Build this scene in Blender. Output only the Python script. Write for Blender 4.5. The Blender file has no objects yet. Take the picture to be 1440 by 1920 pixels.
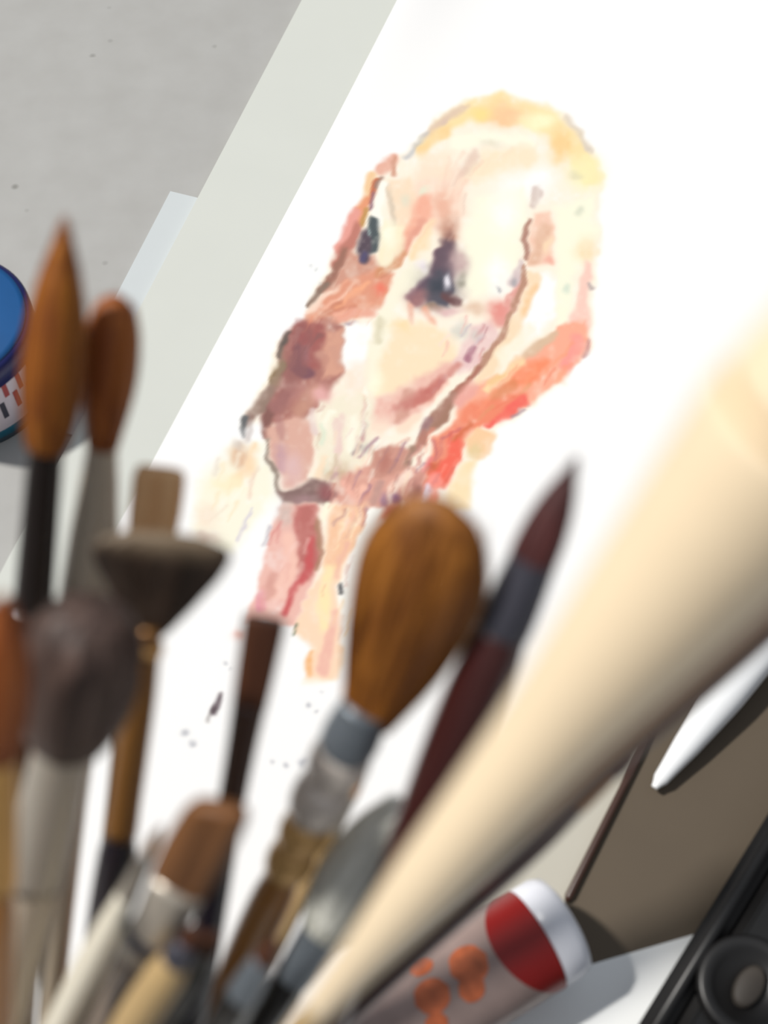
import bpy, bmesh, math, random
import numpy as np
from mathutils import Vector, Matrix

random.seed(7)
rng = np.random.default_rng(11)
scene = bpy.context.scene
COL = scene.collection

# ------------------------------------------------------------------ camera
CAM = Vector((0.0, 0.0, 0.5))
PITCH = math.radians(60)
HALF = math.radians(20)
FPX = 960 / math.tan(HALF)
cam_d = bpy.data.cameras.new('camera')
cam = bpy.data.objects.new('camera', cam_d)
COL.objects.link(cam)
cam.location = CAM
cam.rotation_euler = (math.pi / 2 - PITCH, 0, 0)
cam_d.sensor_fit = 'VERTICAL'
cam_d.sensor_height = 24.0
cam_d.lens = 12 / math.tan(HALF)
cam_d.clip_start = 0.005
cam_d.dof.use_dof = True
cam_d.dof.focus_distance = 0.655
cam_d.dof.aperture_fstop = cam_d.lens / 6.3
scene.camera = cam

# ------------------------------------------------------------------ light
world = bpy.data.worlds.new('world')
scene.world = world
world.use_nodes = True
wn = world.node_tree
wn.nodes.clear()
wo = wn.nodes.new('ShaderNodeOutputWorld')
wb = wn.nodes.new('ShaderNodeBackground')
wt = wn.nodes.new('ShaderNodeTexCoord')
ws = wn.nodes.new('ShaderNodeSeparateXYZ')
wr = wn.nodes.new('ShaderNodeValToRGB')
wm = wn.nodes.new('ShaderNodeMapRange')
wm.inputs[1].default_value = -1; wm.inputs[2].default_value = 1
wn.links.new(wt.outputs['Generated'], ws.inputs[0])
wn.links.new(ws.outputs['Z'], wm.inputs[0])
wn.links.new(wm.outputs[0], wr.inputs[0])
wr.color_ramp.elements[0].position = 0.35
wr.color_ramp.elements[0].color = (0.10, 0.09, 0.08, 1)
wr.color_ramp.elements[1].position = 0.95
wr.color_ramp.elements[1].color = (0.62, 0.66, 0.72, 1)
wn.links.new(wr.outputs[0], wb.inputs[0])
wb.inputs[1].default_value = 0.62
wn.links.new(wb.outputs[0], wo.inputs[0])

sun_d = bpy.data.lights.new('sun', 'SUN')
sun_d.energy = 3.65
sun_d.angle = math.radians(4)
sun_d.color = (1.0, 0.965, 0.91)
sun = bpy.data.objects.new('sun', sun_d)
COL.objects.link(sun)
SUN_FROM = Vector((-0.62, 0.14, 0.90)).normalized()
sun.rotation_euler = SUN_FROM.to_track_quat('Z', 'Y').to_euler()
sun.location = (-1, 0.6, 1.5)

scene.view_settings.view_transform = 'Standard'
scene.view_settings.look = 'None'
scene.view_settings.gamma = 1
scene.view_settings.use_curve_mapping = False
scene.view_settings.exposure = 0.0

# ------------------------------------------------------------------ helpers
FWD = Vector((0, math.cos(PITCH), -math.sin(PITCH)))
UP = Vector((0, math.sin(PITCH), math.cos(PITCH)))
RT = Vector((1, 0, 0))

def ray(u, v):
    return FWD + RT * ((u - 720) / FPX) + UP * ((960 - v) / FPX)

def at_depth(u, v, d):
    return CAM + ray(u, v) * d

def on_z(u, v, z=0.0):
    r = ray(u, v)
    return CAM + r * ((z - CAM.z) / r.z)

def proj(p):
    q = p - CAM
    d = q.dot(FWD)
    return 720 + FPX * q.dot(RT) / d, 960 - FPX * q.dot(UP) / d, d

def s2l(c):
    c = np.asarray(c, float) / 255.0
    return np.where(c <= 0.04045, c / 12.92, ((c + 0.055) / 1.055) ** 2.4)

def new_mat(name):
    m = bpy.data.materials.new(name)
    m.use_nodes = True
    nt = m.node_tree
    return m, nt, nt.nodes['Principled BSDF']

def lin(rgb):
    v = s2l(rgb)
    return (float(v[0]), float(v[1]), float(v[2]), 1)

def mat_plain(name, rgb, rough=0.5, metal=0.0, noise=0.08, scale=60, stretch=(1, 1, 1), bump=0.0, coat=0.0, spec=0.5):
    """noisy colour around rgb (sRGB), streaks along the stretched axis"""
    m, nt, b = new_mat(name)
    tc = nt.nodes.new('ShaderNodeTexCoord')
    mp = nt.nodes.new('ShaderNodeMapping')
    mp.inputs['Scale'].default_value = stretch
    nz = nt.nodes.new('ShaderNodeTexNoise')
    nz.inputs['Scale'].default_value = scale
    nz.inputs['Detail'].default_value = 4
    mx = nt.nodes.new('ShaderNodeMix'); mx.data_type = 'RGBA'
    c = np.array(lin(rgb)[:3])
    mx.inputs[6].default_value = (*np.clip(c * (1 - noise * 3), 0, 1), 1)
    mx.inputs[7].default_value = (*np.clip(c * (1 + noise * 3), 0, 1), 1)
    nt.links.new(tc.outputs['Object'], mp.inputs[0])
    nt.links.new(mp.outputs[0], nz.inputs['Vector'])
    nt.links.new(nz.outputs['Fac'], mx.inputs[0])
    nt.links.new(mx.outputs[2], b.inputs['Base Color'])
    b.inputs['Roughness'].default_value = rough
    b.inputs['Metallic'].default_value = metal
    b.inputs['Coat Weight'].default_value = coat
    b.inputs['Specular IOR Level'].default_value = spec
    if bump:
        bp = nt.nodes.new('ShaderNodeBump')
        bp.inputs['Strength'].default_value = bump
        bp.inputs['Distance'].default_value = 0.0005
        nt.links.new(nz.outputs['Fac'], bp.inputs['Height'])
        nt.links.new(bp.outputs[0], b.inputs['Normal'])
    return m

def mat_hair(name, ca, cb, tipc=None, z0=0, z1=1, rough=0.55):
    """streaky hair: colour ca..cb in streaks along local z, optional tip colour"""
    m, nt, b = new_mat(name)
    tc = nt.nodes.new('ShaderNodeTexCoord')
    mp = nt.nodes.new('ShaderNodeMapping')
    mp.inputs['Scale'].default_value = (1, 1, 0.05)
    nz = nt.nodes.new('ShaderNodeTexNoise')
    nz.inputs['Scale'].default_value = 420
    nz.inputs['Detail'].default_value = 5
    rp = nt.nodes.new('ShaderNodeValToRGB')
    rp.color_ramp.elements[0].position = 0.32
    rp.color_ramp.elements[1].position = 0.68
    rp.color_ramp.elements[0].color = lin(ca)
    rp.color_ramp.elements[1].color = lin(cb)
    nt.links.new(tc.outputs['Object'], mp.inputs[0])
    nt.links.new(mp.outputs[0], nz.inputs['Vector'])
    nt.links.new(nz.outputs['Fac'], rp.inputs[0])
    out = rp.outputs[0]
    if tipc is not None:
        sp = nt.nodes.new('ShaderNodeSeparateXYZ')
        mr = nt.nodes.new('ShaderNodeMapRange')
        mr.inputs[1].default_value = z0; mr.inputs[2].default_value = z1
        mx = nt.nodes.new('ShaderNodeMix'); mx.data_type = 'RGBA'
        mx.inputs[7].default_value = lin(tipc)
        nt.links.new(tc.outputs['Object'], sp.inputs[0])
        nt.links.new(sp.outputs['Z'], mr.inputs[0])
        nt.links.new(mr.outputs[0], mx.inputs[0])
        nt.links.new(out, mx.inputs[6])
        out = mx.outputs[2]
    nt.links.new(out, b.inputs['Base Color'])
    b.inputs['Roughness'].default_value = rough
    bp = nt.nodes.new('ShaderNodeBump')
    bp.inputs['Strength'].default_value = 0.6
    bp.inputs['Distance'].default_value = 0.0004
    nt.links.new(nz.outputs['Fac'], bp.inputs['Height'])
    nt.links.new(bp.outputs[0], b.inputs['Normal'])
    return m

def obj(name, verts, faces, mat, parent=None, smooth=True, mats=None, fmat=None):
    me = bpy.data.meshes.new(name)
    me.from_pydata([tuple(v) for v in verts], [], faces)
    for mm in (mats or [mat]):
        me.materials.append(mm)
    if fmat is not None:
        me.polygons.foreach_set('material_index', fmat)
    if smooth:
        me.polygons.foreach_set('use_smooth', [True] * len(me.polygons))
    me.update()
    o = bpy.data.objects.new(name, me)
    COL.objects.link(o)
    if parent: o.parent = parent
    return o

def tag(o, label, cat, group=None):
    o['label'] = label; o['category'] = cat
    if group: o['group'] = group
    return o

def empty(name, mw, label, cat, group=None):
    o = bpy.data.objects.new(name, None)
    o.empty_display_size = 0.01
    COL.objects.link(o)
    o.matrix_world = mw
    return tag(o, label, cat, group)

def box(name, sx, sy, sz, mat, parent=None, bevel=0.0, z0=0.0, seg=3):
    bm = bmesh.new()
    bmesh.ops.create_cube(bm, size=1)
    for v in bm.verts:
        v.co = Vector((v.co.x * sx, v.co.y * sy, (v.co.z + 0.5) * sz + z0))
    if bevel:
        bmesh.ops.bevel(bm, geom=bm.edges[:], offset=bevel, segments=seg, affect='EDGES')
    me = bpy.data.meshes.new(name); bm.to_mesh(me); bm.free()
    me.materials.append(mat)
    me.polygons.foreach_set('use_smooth', [bevel > 0.002] * len(me.polygons))
    o = bpy.data.objects.new(name, me); COL.objects.link(o)
    if parent: o.parent = parent
    return o

def lathe(prof, seg=48, ridge=0.0, pw=2.0, slant=0.0, ridge_n=None):
    """prof: list of (z, rx, ry[, ox]); returns verts, faces. pw = superellipse power"""
    V = []; F = []
    n = len(prof)
    zt = prof[-1][0]; zb = prof[0][0]
    ph = [random.uniform(-1, 1) for _ in range(seg)]
    for k, p in enumerate(prof):
        z, rx, ry = p[:3]
        ox = p[3] if len(p) > 3 else 0
        t = (z - zb) / (zt - zb + 1e-9)
        for i in range(seg):
            a = 2 * math.pi * i / seg
            c, s = math.cos(a), math.sin(a)
            e = 2 / pw
            x = math.copysign(abs(c) ** e, c) * rx; y = math.copysign(abs(s) ** e, s) * ry
            r = 1 + ridge * t * (ph[i] + 0.5 * math.sin(a * 11 + k * .3))
            V.append((x * r + ox, y * r, z + slant * x * t))
    for k in range(n - 1):
        for i in range(seg):
            j = (i + 1) % seg
            F.append((k * seg + i, k * seg + j, (k + 1) * seg + j, (k + 1) * seg + i))
    F.append(tuple(range(seg - 1, -1, -1)))
    F.append(tuple((n - 1) * seg + i for i in range(seg)))
    return V, F

def smooth_prof(pts, n=26):
    """Catmull interpolation of (z, rx, ry) control rings"""
    P = [np.array(p, float) for p in pts]
    out = []
    m = len(P) - 1
    per = max(2, n // m)
    for i in range(m):
        p0 = P[max(i - 1, 0)]; p1 = P[i]; p2 = P[i + 1]; p3 = P[min(i + 2, m)]
        for k in range(per):
            t = k / per
            q = 0.5 * ((2 * p1) + (-p0 + p2) * t + (2 * p0 - 5 * p1 + 4 * p2 - p3) * t * t + (-p0 + 3 * p1 - 3 * p2 + p3) * t ** 3)
            lo = np.minimum(p1, p2); hi = np.maximum(p1, p2)
            q[0] = p1[0] + (p2[0] - p1[0]) * t
            q[1:3] = np.maximum(q[1:3], 1e-5)
            out.append(tuple(q))
    out.append(tuple(P[-1]))
    return out

def strands(V, F, prof, count, rad=0.00012, over=0.0, spread=0.05, slant=0.0, wild=0.0):
    """single hairs following the profile, added to the same mesh"""
    zb = prof[0][0]; zt = prof[-1][0]
    Z = [p[0] for p in prof]
    for _ in range(count):
        a = random.uniform(0, 2 * math.pi)
        sc = 1 + random.uniform(-0.02, spread)
        L = random.uniform(0.85, 1.0 + over)
        n = 9
        base = len(V)
        wx = random.gauss(0, wild); wy = random.gauss(0, wild)
        inner = math.sqrt(random.uniform(0.25, 1))
        for k in range(n):
            t = k / (n - 1) * L
            oxx = float(np.interp(min(t, 1) * (zt - zb) + zb, Z, [p[3] for p in prof])) if len(prof[0]) > 3 else 0
            z = zb + (zt - zb) * t
            tt = min(t, 0.93)
            rx = np.interp(zb + (zt - zb) * tt, Z, [p[1] for p in prof])
            ry = np.interp(zb + (zt - zb) * tt, Z, [p[2] for p in prof])
            f = inner if over > 0 else 1
            x = math.cos(a) * rx * sc * f + wx * t * t + oxx
            y = math.sin(a) * ry * sc * f + wy * t * t
            rr = rad * (1 - 0.7 * k / (n - 1))
            for q in range(3):
                b = q * 2.0944
                V.append((x + rr * math.cos(b), y + rr * math.sin(b), z + slant * x * t))
        for k in range(n - 1):
            for q in range(3):
                r = (q + 1) % 3
                F.append((base + k * 3 + q, base + k * 3 + r, base + (k + 1) * 3 + r, base + (k + 1) * 3 + q))
    return V, F

# ------------------------------------------------------------------ materials
M_desk, nt, b = new_mat('speckled_laminate')
tc = nt.nodes.new('ShaderNodeTexCoord')
n1 = nt.nodes.new('ShaderNodeTexNoise'); n1.inputs['Scale'].default_value = 55; n1.inputs['Detail'].default_value = 3
n2 = nt.nodes.new('ShaderNodeTexVoronoi'); n2.inputs['Scale'].default_value = 62
r1 = nt.nodes.new('ShaderNodeValToRGB'); r1.color_ramp.elements[0].color = lin((158, 157, 154)); r1.color_ramp.elements[1].color = lin((171, 171, 169))
r2 = nt.nodes.new('ShaderNodeValToRGB'); r2.color_ramp.elements[0].position = 0.04; r2.color_ramp.elements[1].position = 0.14
r2.color_ramp.elements[0].color = (0.62, 0.62, 0.6, 1); r2.color_ramp.elements[1].color = (1, 1, 1, 1)
mx = nt.nodes.new('ShaderNodeMix'); mx.data_type = 'RGBA'; mx.blend_type = 'MULTIPLY'; mx.inputs[0].default_value = 1
n3 = nt.nodes.new('ShaderNodeTexNoise'); n3.inputs['Scale'].default_value = 30
m3 = nt.nodes.new('ShaderNodeMath'); m3.operation = 'GREATER_THAN'; m3.inputs[1].default_value = 0.55
for a_ in (n1, n2, n3): nt.links.new(tc.outputs['Object'], a_.inputs['Vector'])
nt.links.new(n1.outputs['Fac'], r1.inputs[0]); nt.links.new(n2.outputs['Distance'], r2.inputs[0])
nt.links.new(n3.outputs['Fac'], m3.inputs[0]); nt.links.new(m3.outputs[0], mx.inputs[0])
nt.links.new(r1.outputs[0], mx.inputs[6]); nt.links.new(r2.outputs[0], mx.inputs[7])
nt.links.new(mx.outputs[2], b.inputs['Base Color']); b.inputs['Roughness'].default_value = 0.55

M_board = mat_plain('grey_white_card', (199, 202, 196), 0.8, noise=0.01, scale=25)
M_blueish = mat_plain('cool_white_paper', (192, 198, 200), 0.8, noise=0.01, scale=25)
M_paper = mat_plain('white_paper', (242, 243, 243), 0.85, noise=0.008, scale=30)
M_paper2 = mat_plain('white_sheet_paper', (236, 238, 238), 0.85, noise=0.01, scale=30)
M_taupe = mat_plain('taupe_matte', (86, 75, 61), 0.75, noise=0.05, scale=18)
M_blackp = mat_plain('black_plastic', (26, 25, 25), 0.4, noise=0.05, scale=80)
M_blackd = mat_plain('deep_black_plastic', (9, 8, 8), 0.45, noise=0.05, scale=80)
M_greyb = mat_plain('dark_grey_rubber', (62, 56, 50), 0.6, noise=0.08, scale=90)
M_wood_pale = mat_plain('pale_beech', (246, 224, 190), 0.45, noise=0.03, scale=90, stretch=(1, 1, 0.06), bump=0.1)
M_wood_tan = mat_plain('tan_wood', (184, 156, 110), 0.45, noise=0.06, scale=260, stretch=(1, 1, 0.05), bump=0.1)
M_wood_gold = mat_plain('golden_lacquered_wood', (168, 110, 42), 0.3, noise=0.08, scale=260, stretch=(1, 1, 0.05), coat=0.5)
M_wood_beige = mat_plain('beige_grey_lacquer', (186, 172, 152), 0.35, noise=0.04, scale=200, stretch=(1, 1, 0.05), coat=0.4)
M_wood_cream = mat_plain('cream_lacquer', (232, 226, 208), 0.35, noise=0.03, scale=200, stretch=(1, 1, 0.05), coat=0.4)
M_wood_dark = mat_plain('dark_brown_lacquer', (62, 36, 24), 0.3, noise=0.08, scale=200, stretch=(1, 1, 0.05), coat=0.5)
M_greybrown = mat_plain('grey_brown_lacquer', (120, 106, 94), 0.35, noise=0.05, scale=200, stretch=(1, 1, 0.05), coat=0.4)
M_reflmet = mat_plain('dark_reflection_metal', (40, 33, 31), 0.3, metal=0.3, noise=0.05, scale=90)
M_beadn = mat_plain('bright_nickel_bead', (226, 216, 206), 0.25, metal=0.25, noise=0.02, scale=90)
M_beadb = mat_plain('bright_brass_bead', (228, 182, 118), 0.25, metal=0.3, noise=0.02, scale=90)
M_maroon = mat_plain('maroon_lacquer', (58, 20, 18), 0.3, noise=0.1, scale=200, stretch=(1, 1, 0.05), coat=0.5)
M_navy = mat_plain('blue_black_lacquer', (22, 16, 28), 0.3, noise=0.1, scale=200, stretch=(1, 1, 0.05), coat=0.5)
M_black = mat_plain('black_lacquer', (16, 14, 14), 0.28, noise=0.1, scale=200, stretch=(1, 1, 0.05), coat=0.5)
M_chrome = mat_plain('polished_nickel', (180, 176, 168), 0.22, metal=1, noise=0.02, scale=90)
M_nickel = mat_plain('nickel', (178, 170, 158), 0.34, metal=0.4, noise=0.02, scale=90)
M_steel = mat_plain('dull_blue_steel', (112, 120, 128), 0.4, metal=0.4, noise=0.04, scale=90)
M_brass = mat_plain('brass', (206, 160, 96), 0.28, metal=0.5, noise=0.03, scale=90)
M_copper = mat_plain('golden_copper', (142, 98, 48), 0.35, metal=0.4, noise=0.05, scale=90)
M_darkmet = mat_plain('black_nickel', (72, 72, 82), 0.35, metal=0.3, noise=0.04, scale=90)
M_ceramic = mat_plain('grey_glazed_stoneware', (150, 146, 138), 0.3, noise=0.04, scale=60, coat=0.6)
H_sable = mat_hair('sable_hair', (116, 52, 8), (180, 110, 26))
H_sable2 = mat_hair('reddish_sable_hair', (112, 48, 10), (176, 100, 32))
H_mop = mat_hair('golden_brown_hair', (104, 54, 10), (170, 108, 36))
H_tan = mat_hair('tan_bristle', (214, 150, 92), (246, 200, 148))
H_fuzz = mat_hair('grey_brown_squirrel_hair', (52, 38, 34), (98, 78, 70))
H_dark = mat_hair('dark_brown_bristle', (50, 20, 10), (84, 46, 22))
H_brown = mat_hair('mid_brown_bristle', (92, 56, 26), (132, 86, 46))
H_maroon = mat_hair('maroon_black_hair', (50, 20, 22), (96, 48, 46))
H_goat = mat_hair('grey_goat_hair', (206, 206, 196), (238, 238, 230))
H_orange = mat_hair('orange_brown_hair', (120, 54, 14), (168, 92, 34))

# ------------------------------------------------------------------ desk and sheets
desk = box('desk_top', 1.8, 1.8, 0.03, M_desk, bevel=0.002, z0=-0.03)
desk.location = (0.15, 0.35, 0)
tag(desk, 'pale grey speckled laminate desk top under all the papers', 'desk')

def sheet(name, mat, p0, p1, width, length, thick, z, side=1, start=0.0):
    """flat sheet whose edge runs from desk point p0 towards p1; body lies to the right when side=1"""
    a = on_z(*p0, z); b_ = on_z(*p1, z)
    d = (b_ - a); d.z = 0; d.normalize()
    nrm = Vector((d.y, -d.x, 0)) * side
    o = box(name, width, length, thick, mat)
    ang = math.atan2(d.y, d.x) - math.pi / 2
    c = a + d * (start + length / 2) + nrm * (width / 2)
    o.location = (c.x, c.y, z)
    o.rotation_euler = (0, 0, ang)
    return o

bd = sheet('backing_board', M_board, (360, 400), (570, 0), 0.46, 0.80, 0.0025, 0.0012, start=-0.42)
tag(bd, 'pale grey backing board under the painting, its left edge showing as a strip', 'board')
lb = sheet('loose_card', M_blueish, (240, 515), (308, 384), 0.03, 0.14, 0.0010, 0.0001, start=-0.088)
tag(lb, 'narrow cool white card slipped under the left edge of the backing board', 'card')

# ------------------------------------------------------------------ the watercolour, painted in numpy
X0, Y0, X1, Y1, ST = 330, 150, 1170, 1460, 2
GX, GY = np.meshgrid(np.arange(X0, X1, ST, dtype=float), np.arange(Y0, Y1, ST, dtype=float))
CAN = np.ones(GX.shape + (3,)) * 255.0

def smooth_noise(shape, cell, seed):
    r = np.random.default_rng(seed)
    h, w = shape
    g = r.normal(size=(h // cell + 3, w // cell + 3))
    yy = np.arange(h) / cell; xx = np.arange(w) / cell
    yi = yy.astype(int); xi = xx.astype(int)
    fy = (yy - yi)[:, None]; fx = (xx - xi)[None, :]
    fy = fy * fy * (3 - 2 * fy); fx = fx * fx * (3 - 2 * fx)
    a = g[yi][:, xi]; b2 = g[yi][:, xi + 1]; c2 = g[yi + 1][:, xi]; d2 = g[yi + 1][:, xi + 1]
    return (a * (1 - fx) + b2 * fx) * (1 - fy) + (c2 * (1 - fx) + d2 * fx) * fy

WX = GX + 1.8 * smooth_noise(GX.shape, 6, 1) + 3 * smooth_noise(GX.shape, 16, 2)
WY = GY + 1.8 * smooth_noise(GX.shape, 6, 3) + 3 * smooth_noise(GX.shape, 16, 4)
GRAIN = 1 + 0.10 * smooth_noise(GX.shape, 4, 5) + 0.14 * smooth_noise(GX.shape, 11, 6)

def comp(col, al):
    al = np.clip(al * np.clip(GRAIN, .4, 1.3), 0, 1)[..., None]
    CAN[:] = CAN * (1 - al) + np.array(col, float) * al

def sst(x):
    x = np.clip(x, 0, 1)
    return x * x * (3 - 2 * x)

def P(col, pts, soft=8, a=1.0):
    pts = [(float(x), float(y)) for x, y in pts]
    inside = np.zeros(GX.shape, bool)
    dist = np.full(GX.shape, 1e9)
    n = len(pts)
    for i in range(n):
        x1, y1 = pts[i]; x2, y2 = pts[(i + 1) % n]
        if y1 != y2:
            c = ((y1 > WY) != (y2 > WY)) & (WX < (x2 - x1) * (WY - y1) / (y2 - y1) + x1)
            inside ^= c
        dx, dy = x2 - x1, y2 - y1
        t = np.clip(((WX - x1) * dx + (WY - y1) * dy) / (dx * dx + dy * dy + 1e-9), 0, 1)
        dist = np.minimum(dist, np.hypot(WX - x1 - t * dx, WY - y1 - t * dy))
    sd = np.where(inside, dist, -dist)
    comp(col, a * sst(0.5 + sd / (2 * soft)))

def S(col, pts, w, soft=4, a=1.0):
    n = len(pts)
    if not hasattr(w, '__len__'): w = [w] * n
    best = np.zeros(GX.shape)
    for i in range(n - 1):
        x1, y1 = pts[i]; x2, y2 = pts[i + 1]
        dx, dy = x2 - x1, y2 - y1
        t = np.clip(((WX - x1) * dx + (WY - y1) * dy) / (dx * dx + dy * dy + 1e-9), 0, 1)
        d = np.hypot(WX - x1 - t * dx, WY - y1 - t * dy)
        ww = (w[i] * (1 - t) + w[i + 1] * t) / 2
        best = np.maximum(best, sst(0.5 + (ww - d) / (2 * soft)))
    comp(col, a * best)

def B(col, x, y, rx, ry, a=1.0, ang=0):
    c, s = math.cos(math.radians(ang)), math.sin(math.radians(ang))
    u = ((WX - x) * c + (WY - y) * s) / rx; v = (-(WX - x) * s + (WY - y) * c) / ry
    comp(col, a * np.exp(-(u * u + v * v) ** 1.3 * 0.9))

# -- overall washes
P((255, 244, 226), [(800, 250), (870, 192), (940, 180), (1010, 192), (1065, 218), (1112, 280), (1130, 340), (1124, 420), (1114, 560), (1110, 650), (1060, 710), (980, 780), (930, 810), (895, 870), (880, 960), (700, 960), (650, 1000), (640, 1270), (568, 1285), (592, 1190), (545, 1160), (540, 950), (510, 880), (495, 800), (452, 800), (480, 740), (525, 640), (572, 600), (580, 562), (650, 440), (690, 350), (740, 300)], 7)
P((252, 248, 228), [(372, 900), (435, 832), (500, 832), (508, 880), (522, 930), (480, 975), (435, 1040), (362, 1020)], 16)
# -- crown
S((253, 228, 172), [(795, 272), (830, 240), (880, 208), (940, 200), (1020, 222), (1070, 268), (1105, 330)], [20, 30, 38, 46, 42, 44, 36], 10)
B((255, 206, 160), 945, 216, 42, 20)
B((253, 226, 150), 900, 214, 26, 16, .8)
B((255, 250, 206), 1010, 226, 34, 18, .9)
B((250, 212, 150), 1052, 278, 20, 34, .9)
B((253, 246, 192), 1096, 325, 30, 34, .8)
B((222, 215, 180), 1080, 334, 14, 8, .6)
S((214, 202, 190), [(1060, 222), (1085, 250), (1108, 284)], 9, 6, .7)
S((222, 196, 180), [(800, 256), (835, 226), (868, 202)], 14, 6, .8)
S((190, 192, 196), [(762, 296), (778, 278), (800, 252)], 9, 5, .8)
S((250, 216, 158), [(790, 284), (815, 262), (840, 248)], 22, 8, .9)
S((253, 253, 232), [(860, 270), (920, 258), (995, 262)], [26, 14, 14], 8)
B((228, 222, 200), 920, 270, 20, 8, .6)
P((252, 234, 204), [(905, 284), (1005, 268), (1005, 296), (965, 322), (900, 340), (840, 360), (870, 320)], 12)
S((228, 198, 182), [(888, 290), (868, 325), (835, 350)], 16, 8, .7)
B((255, 255, 255), 1015, 335, 26, 26, .95)
B((255, 255, 255), 975, 350, 40, 26, .8)
P((254, 253, 230), [(900, 380), (980, 350), (985, 420), (968, 500), (930, 545), (885, 560), (868, 480), (880, 420)], 14, .95)
B((255, 255, 255), 945, 400, 26, 40, .7); B((255, 255, 255), 935, 520, 24, 40, .8)
# -- forehead
P((252, 222, 202), [(790, 310), (850, 310), (880, 340), (870, 420), (850, 450), (800, 430), (770, 370)], 14, .9)
P((252, 232, 208), [(790, 290), (850, 290), (840, 330), (780, 340)], 12, .8)
P((251, 226, 198), [(720, 345), (770, 330), (790, 380), (770, 440), (735, 430), (728, 380)], 8, .95)
B((232, 238, 214), 796, 362, 8, 12, .8); B((226, 226, 205), 760, 378, 12, 12, .6)
B((248, 192, 168), 790, 404, 20, 26, .9)
B((240, 186, 162), 832, 390, 18, 34, .9)
S((247, 180, 155), [(800, 380), (775, 430), (750, 480)], [26, 28, 22], 7, .9)
S((228, 160, 140), [(788, 420), (765, 460), (745, 485)], 14, 6, .7)
S((212, 196, 176), [(727, 350), (730, 385), (738, 425)], 7, 4, .8)
P((250, 240, 208), [(720, 415), (760, 425), (755, 475), (725, 505), (700, 505), (715, 460)], 7)
B((253, 255, 235), 732, 442, 12, 22, .8)
S((253, 224, 184), [(808, 420), (795, 460), (778, 480)], [14, 26, 18], 8, .9)
# -- left ear edge
S((236, 182, 162), [(718, 318), (738, 302)], 24, 7)
S((212, 156, 132), [(741, 300), (738, 330)], 9, 4, .9)
S((246, 206, 160), [(700, 330), (692, 372)], 16, 7)
S((206, 120, 84), [(712, 342), (700, 368), (694, 380)], [9, 12, 8], 4)
S((160, 126, 112), [(718, 336), (708, 358)], 7, 4, .8)
S((236, 158, 118), [(690, 372), (676, 398), (668, 420)], [12, 22, 20], 6)
S((236, 162, 150), [(668, 400), (654, 440), (640, 470)], [14, 26, 22], 6)
S((150, 110, 124), [(702, 368), (694, 396)], 7, 4, .9)
S((255, 253, 243), [(722, 350), (708, 400), (712, 420)], [14, 20, 14], 5)
S((200, 152, 92), [(686, 396), (681, 420)], 10, 4, .95)
S((196, 126, 112), [(672, 430), (652, 470), (630, 500)], [18, 24, 18], 6)
S((160, 112, 96), [(652, 470), (634, 505), (606, 540)], [12, 18, 16], 5)
S((140, 116, 102), [(612, 532), (592, 556), (578, 570)], [13, 9, 7], 4)
# -- left cheek
P((212, 156, 136), [(660, 470), (700, 480), (704, 510), (660, 535), (620, 560), (612, 545), (640, 510)], 8, .95)
P((228, 156, 128), [(650, 528), (700, 508), (738, 515), (722, 560), (702, 592), (650, 598), (600, 620), (565, 620), (572, 590), (610, 556)], 7)
S((210, 146, 104), [(756, 480), (738, 500), (708, 514)], 13, 6, .9)
B((240, 128, 104), 712, 541, 12, 9, .9)
S((248, 176, 138), [(690, 530), (655, 552), (632, 576)], 8, 4, .9)
S((248, 190, 165), [(650, 548), (612, 580)], 7, 4, .8)
S((188, 110, 84), [(664, 575), (640, 582), (600, 596)], 9, 6, .6)
S((250, 216, 196), [(632, 540), (600, 562), (578, 582)], [8, 12, 8], 5)
S((240, 176, 156), [(632, 594), (660, 584), (700, 588)], 18, 7, .9)
B((166, 146, 160), 655, 606, 12, 5, .8)
# pale channel beside the nose
S((251, 246, 224), [(795, 495), (755, 535), (728, 580), (706, 640), (700, 700)], [26, 34, 28, 26, 30], 9)
B((246, 236, 246), 792, 498, 10, 12, .8)
S((222, 214, 186), [(716, 600), (704, 640)], 14, 6, .8)
# -- left eye
S((78, 88, 92), [(702, 416), (704, 445), (700, 464)], [14, 24, 20], 5)
S((88, 74, 86), [(690, 438), (685, 462), (683, 484)], [16, 26, 18], 6)
S((84, 78, 116), [(686, 474), (680, 486)], 11, 5, .9)
B((166, 196, 190), 694, 437, 4, 8, .7)
# -- right eye
B((196, 146, 126), 842, 432, 18, 24, .85)
S((148, 104, 94), [(840, 440), (836, 480)], [16, 26], 8, .9)
S((118, 84, 100), [(830, 480), (824, 520), (780, 556)], [28, 38, 28], 8)
S((104, 84, 96), [(840, 462), (832, 500), (822, 540)], [26, 46, 50], 9, .9)
B((84, 80, 94), 822, 540, 36, 32, .85)
P((86, 84, 96), [(806, 520), (840, 508), (850, 540), (838, 572), (806, 574), (798, 550)], 8)
B((60, 66, 78), 817, 536, 14, 18, .9)
B((196, 166, 166), 860, 492, 18, 24, .8)
B((150, 146, 132), 866, 524, 9, 14, .8)
B((236, 232, 240), 839, 526, 6, 12, .95)
S((106, 70, 72), [(836, 552), (858, 566)], 16, 6, .9)
B((166, 118, 118), 786, 560, 22, 18, .8)
B((128, 104, 82), 815, 578, 18, 6, .7)
B((230, 190, 190), 840, 582, 26, 8, .7)
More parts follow.
